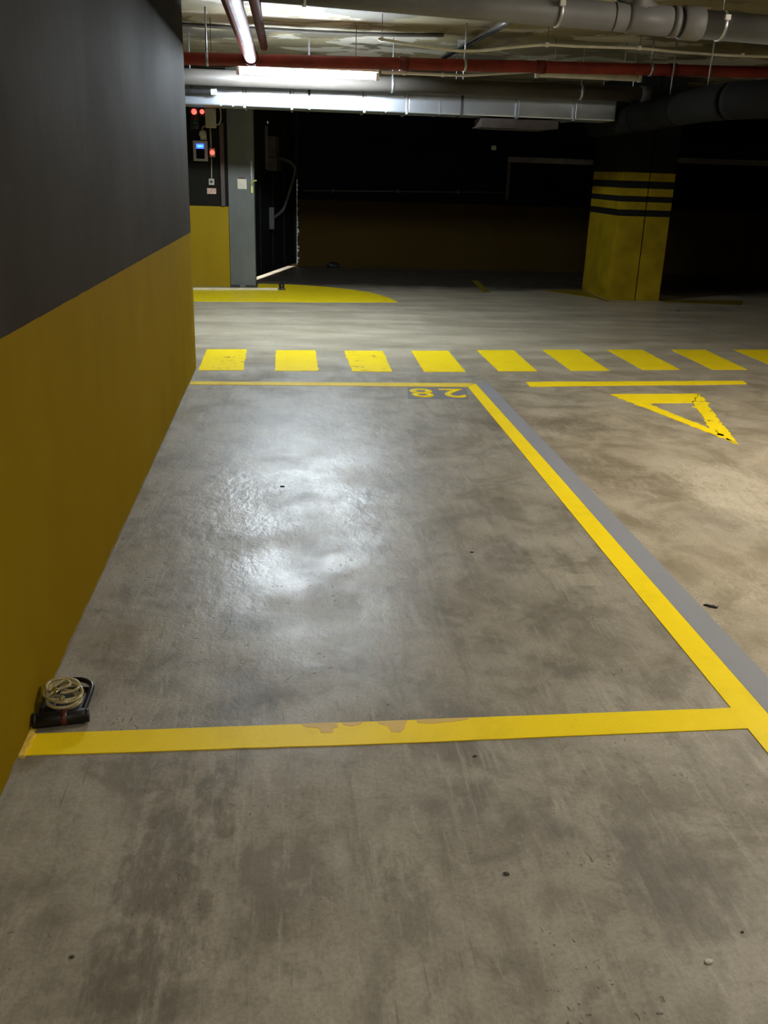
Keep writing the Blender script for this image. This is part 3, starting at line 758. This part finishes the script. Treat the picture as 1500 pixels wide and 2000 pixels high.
# galvanised ventilation duct in sections
du = thing('ventilation_duct', 'galvanised rectangular ventilation duct reflecting the lit lamp', 'duct', (0, 0, 0))
DY0, DY1, DZ0, DZ1 = 10.62, 11.10, 2.184, 2.405
cuts = [-5.0, -2.4, -0.455, 0.041, 0.81, 1.265, 2.465, 3.10, 3.58]
for i in range(len(cuts) - 1):
    part('duct_section', 'zinc', du, box, cuts[i] + .013, cuts[i + 1] - .013, DY0, DY1, DZ0, DZ1, bevel=0.012)
for x in cuts[1:-1]:
    part('flange', 'zinc_dark', du, box, x - .013, x + .013, DY0 - .014, DY1 + .014, DZ0 - .014, DZ1 + .014, bevel=0.003)
for x in (-0.70, -0.575, 1.04, 1.62):
    part('stiffening_bead', 'zinc', du, box, x - .007, x + .007, DY0 - .005, DY1, DZ0 - .005, DZ1 + .004)
for x in (0.224, 1.86, -1.6):
    q = part('strap', 'pvc_dark', du, box, x - .014, x + .014, DY0 - .008, DY1 + .008, DZ0 - .006, DZ1 + .01)
    part('strap_clip', 'white_plastic', q, box, x - .005, x + .055, DY0 - .02, DY0 - .006, DZ1 - .01, DZ1 + .015)
    rod(du, x, DY0 + .02, DZ1 + .005, CZ, 0.007); rod(du, x, DY1 - .02, DZ1 + .005, CZ, 0.007)
dm = thing('air_outlet', 'dark sheet metal air outlet hanging under the right end of the duct', 'air outlet', (2.52, 10.86, 2.184))
part('outlet_box', 'gate_motor', dm, box, -0.43, 0.43, -0.20, 0.20, -0.10, -0.014, bevel=0.006)
part('outlet_lip', 'gate_motor', dm, box, -0.45, 0.33, -0.22, 0.22, -0.11, -0.10)
for j in range(5): part('louvre', 'gate_arm', dm, box, -0.39, 0.30, -0.17 + j * .08, -0.14 + j * .08, -0.117, -0.109)

# black insulated duct on the right
bd = thing('insulated_duct', 'fat black insulated duct running into the dark on the right', 'duct', (0, 0, 0))
ip = [(8.2, 7.22, 2.215), (6.2, 7.22, 2.215), (4.6, 7.22, 2.215), (4.10, 7.27, 2.215), (3.76, 7.45, 2.215), (3.58, 7.82, 2.215), (3.55, 8.25, 2.215), (3.60, 8.9, 2.215), (3.72, 10.3, 2.215), (3.84, 11.7, 2.215), (3.89, 12.35, 2.215)]
for i0, i1 in ((0, 2), (2, 5), (5, 7), (7, 8), (8, 9), (9, 10)):
    seg_ = smooth_path(ip[i0:i1 + 1], 5) if i1 - i0 > 1 else ip[i0:i1 + 1]
    part('duct_section', 'black_ins', bd, sweep, seg_, 0.142, 28)
    if i0 >= 6:
        q = Vector(ip[i0]); dq = Vector((0.1, 1.2, 0)).normalized() * 0.014
        part('joint_band', 'black_ins', bd, sweep, [q - dq, q + dq], 0.147, 28)
        rod(bd, q.x, q.y + .3, 2.32, CZ, 0.008)
    else:
        q = Vector(ip[i1 - 1]); rod(bd, q.x, q.y, 2.32, CZ, 0.008)

# dark trunking with a white end
tk = thing('cable_trunking', 'dark cable trunking with a white end cap at the left end of the duct', 'trunking', (0, 0, 0))
part('trunking', 'black_plastic', tk, box, -2.7, -0.79, 10.48, 10.57, 2.285, 2.325, bevel=0.006)
part('end_cap', 'white_plastic', tk, box, -0.79, -0.73, 10.465, 10.575, 2.274, 2.338, bevel=0.01)
for x in (-2.4, -1.0): rod(tk, x, 10.555, 2.31, CZ, 0.006)
tp = thing('warning_tape', 'scrap of red and white tape hanging left of the lit lamp', 'tape', (-0.75, 9.55, 2.455))
part('red_stripe', 'lock_red', tp, prism, [(0.0, -0.002), (0.09, -0.002), (0.09, 0.002), (0.0, 0.002)], 0.0, 0.055)
part('white_stripe', 'white_plastic', tp, prism, [(0.09, -0.002), (0.25, -0.002), (0.25, 0.002), (0.09, 0.002)], 0.015, 0.055)
part('tie_wire', 'dark_cable', tp, sweep, [(0.045, 0, 0.05), (0.045, 0, CZ - 2.455)], 0.003, 6)
tag(part('lamp_lead', 'dark_cable', None, sweep, smooth_path([(-0.49, 9.6, 2.475), (-0.68, 9.6, 2.46), (-1.0, 9.62, 2.50), (-1.45, 9.6, 2.65), (-1.7, 9.6, CZ)], 6), 0.008, 8), 'dark lead leaving the left end of the lit lamp', 'cable')

# ------------------------------------------------------------------ tube lamps
def lamp(label, loc, length, lens, rot=0.0, group='tube lamps', drop=True, skirt=False):
    L = thing('tube_lamp', label, 'lamp', loc, group, rot)
    h = length / 2
    part('housing', 'white_plastic', L, box, -h - .03, h + .03, -0.05, 0.05, 0.030, 0.080, bevel=0.010)
    part('tube', lens, L, sweep, [(-h, 0, 0), (-h + .02, 0, 0), (h - .02, 0, 0), (h, 0, 0)], [0.026, 0.030, 0.030, 0.026], 16)
    if skirt:  # added side plates that cut off the lamp's light toward the far end
        for s in (-1, 1):
            part('added_cutoff_skirt', 'white_plastic', L, lambda bm: prism_x(bm, [(s * 0.045, 0.034), (s * 0.05, 0.040), (s * 0.098, -0.040), (s * 0.094, -0.044)], -h - .03, h + .03))
    for s in (-1, 1):
        part('lamp_holder', 'white_plastic', L, box, s * (h + .016) - .016, s * (h + .016) + .016, -0.033, 0.033, -0.036, 0.03, bevel=0.006)
        if drop:
            q = part('hanger', 'zinc_dark', L, sweep, [(s * h * .7, 0, 0.07), (s * h * .7, 0, CZ - loc[2])], 0.005, 6)
    return L
lamp('lit white tube lamp hanging over the parking bay', (0.192, 9.60, 2.438), 1.28, 'tube_cool')
lamp('unlit tube lamp hanging right of the lit one over the lane', (2.98, 9.83, 2.543), 1.02, 'tube_off')
lamp('lit tube lamp on the ceiling above the photographer', (0.30, -0.9, 2.72), 1.15, 'tube_near')
lamp('lit tube lamp on the ceiling over the driving lane at the right', (3.4, 3.55, 2.72), 1.15, 'tube_lane', skirt=True)
lamp('unseen lit tube lamp added to brighten the grey drain pipe', (4.5, 5.1, 2.74), 1.15, 'tube_fill', math.pi / 2)
lamp('lit tube lamp behind the gate leaf', (-1.35, 15.0, 2.3), 1.15, 'tube_ramp', math.pi / 2)
co = thing('lamp_conduit', 'white conduit running right from the lit lamp to the unlit one', 'conduit', (0, 0, 0))
part('tube', 'white_plastic', co, sweep, [(0.89, 9.62, 2.476), (1.7, 9.70, 2.487), (2.46, 9.81, 2.566)], 0.014, 8)
for x, z, y in ((1.11, 2.479, 9.642), (1.49, 2.484, 9.68)): part('clip', 'white_plastic', co, sweep, [(x - .015, y, z), (x + .015, y, z)], 0.02, 8)

# ------------------------------------------------------------------ bicycle lock by the wall
ul = thing('bicycle_u_lock', 'black U-shaped bicycle lock with a dark red band lying by the wall', 'bicycle lock', (-0.685, 2.45, 0))
e0 = Vector((-0.0840, -0.014, 0.024)); e1 = Vector((0.076, 0.013, 0.024))
def bar(bm, a, b, r):
    sweep(bm, [e0.lerp(e1, a), e0.lerp(e1, a + .015 * (b - a)), e0.lerp(e1, b - .015 * (b - a)), e0.lerp(e1, b)], [r * .9, r, r, r * .9], 18)
part('crossbar', 'lock_black', ul, bar, 0.06, 0.93, 0.0225)
part('end_cap', 'lock_black', ul, bar, 0.0, 0.07, 0.0238)
part('end_cap', 'lock_black', ul, bar, 0.90, 1.0, 0.0205)
part('red_band', 'lock_red', ul, bar, 0.50, 0.61, 0.0230)
sh = []
for i in range(6): sh.append((-0.064, 0.0 + i * 0.030, 0.024 + i * .001))
for i in range(1, 12):
    a = math.pi - math.pi * i / 12
    sh.append((-0.004 + 0.060 * math.cos(a), 0.155 + 0.060 * math.sin(a), 0.029))
for i in range(6): sh.append((0.056, 0.15 - i * 0.028, 0.029 - i * .001))
part('shackle', 'lock_shackle', ul, sweep, sh, 0.0085, 10)
part('frame_bracket', 'lock_black', ul, box, -0.078, -0.030, 0.03, 0.13, 0.0, 0.036, bevel=0.008)
part('mount_plate', 'lock_black', ul, box, -0.050, 0.044, 0.025, 0.185, 0.0, 0.022, bevel=0.008)
part('frame_bracket', 'lock_black', ul, box, 0.030, 0.052, 0.015, 0.05, 0.0, 0.030, bevel=0.006)

cc = thing('cable_lock', 'coiled beige vinyl security cable lying on the black bicycle lock', 'cable', (-0.685, 2.45, 0))
path = []
R0 = random.Random(11)
turns, N = 5.3, 150
for i in range(N):
    s = i / (N - 1); a = s * turns * 2 * math.pi + 1.9
    lay = s * turns
    cx = -0.010 + 0.006 * math.sin(lay * 2.2); cy = 0.052 + 0.045 * s + 0.012 * math.sin(lay * 3.1)
    rx = 0.050 - 0.004 * math.sin(lay * 1.7); ryy = 0.037 + 0.006 * math.sin(lay * 2.4)
    path.append((cx + rx * math.cos(a), cy + ryy * math.sin(a), 0.044 + 0.0068 * lay + 0.007 * math.sin(a - 0.6)))
part('coil', 'lock_cable', cc, sweep, path, 0.0054, 10)
part('tail', 'lock_cable', cc, sweep, smooth_path([path[-1], (-0.012, 0.108, 0.090), (0.008, 0.085, 0.087), (-0.026, 0.062, 0.084), (-0.055, 0.045, 0.07)], 6), 0.0052, 10)
part('ferrule', 'chrome', cc, sweep, [(-0.034, 0.062, 0.088), (-0.016, 0.046, 0.085)], 0.0080, 10)
part('ferrule', 'chrome', cc, sweep, [(-0.010, 0.030, 0.076), (0.002, 0.028, 0.076)], 0.0074, 10)

# ------------------------------------------------------------------ small litter and chips
sc = thing('floor_scrap', 'crooked black scrap on the floor right of the grey strip', 'litter', (1.676, 3.166, 0))
part('scrap_body', 'scrap', sc, lambda bm: prism(bm, [(-0.024, 0.012), (-0.012, 0.016), (0.004, 0.006), (0.012, 0.004), (0.022, -0.008), (0.020, -0.018), (0.008, -0.012), (-0.006, -0.004), (-0.014, 0.006)], 0, 0.006))
part('scrap_tail', 'scrap', sc, sweep, smooth_path([(0.018, -0.012, 0.003), (0.027, -0.010, 0.005), (0.031, -0.004, 0.004)], 3), 0.0018, 6)
def chip(mat, x, y, s, label, seed):
    def fn(bm):
        bmesh.ops.create_icosphere(bm, subdivisions=1, radius=1.0)
        q = random.Random(seed)
        for v in bm.verts:
            k = 0.7 + q.random() * .6
            v.co = Vector((v.co.x * s * k, v.co.y * s * .7 * k, max(0.0, v.co.z * s * .45 * k + s * .2)))
    o = tag(part('stone_chip', mat, None, fn), label, 'stone chip', 'loose chips on the floor'); o.location = (x, y, 0)
chip('stone', 0.905, 1.455, 0.011, 'pale stone chip near the lower right corner of the picture', 1)
chip('stone_dark', 0.520, 1.745, 0.009, 'round dark chip on the near floor, right of the middle', 2)
chip('stone_dark', 0.535, 2.225, 0.007, 'dark chip just in front of the wide yellow line', 3)
chip('stone_dark', 0.815, 3.745, 0.010, 'dark chip in the middle of the bay, left of the long line', 4)
chip('stone_dark', -0.04, 4.66, 0.012, 'dark chip in the shiny part of the bay floor', 5)
chip('stone_dark', -0.47, 1.56, 0.007, 'dark chip on the near floor close to the left wall', 6)
chip('stone_dark', 1.02, 1.53, 0.006, 'narrow dark chip beside the pale chip at the lower right', 7)
def smear(bm):
    q = random.Random(9)
    pts = []
    for i in range(9):
        y = 2.285 - 2.36 + i * 0.018
        pts.append((0.010 + 0.012 * q.random(), y))
    prism(bm, [(-0.001, pts[0][1])] + pts + [(-0.001, pts[-1][1])], 0.0, 0.010)
o = tag(part('paint_smear', 'filler', None, smear), 'smear of pale yellow paint where the wide line meets the left wall', 'paint smear'); o.location = (WX, 2.36, 0)
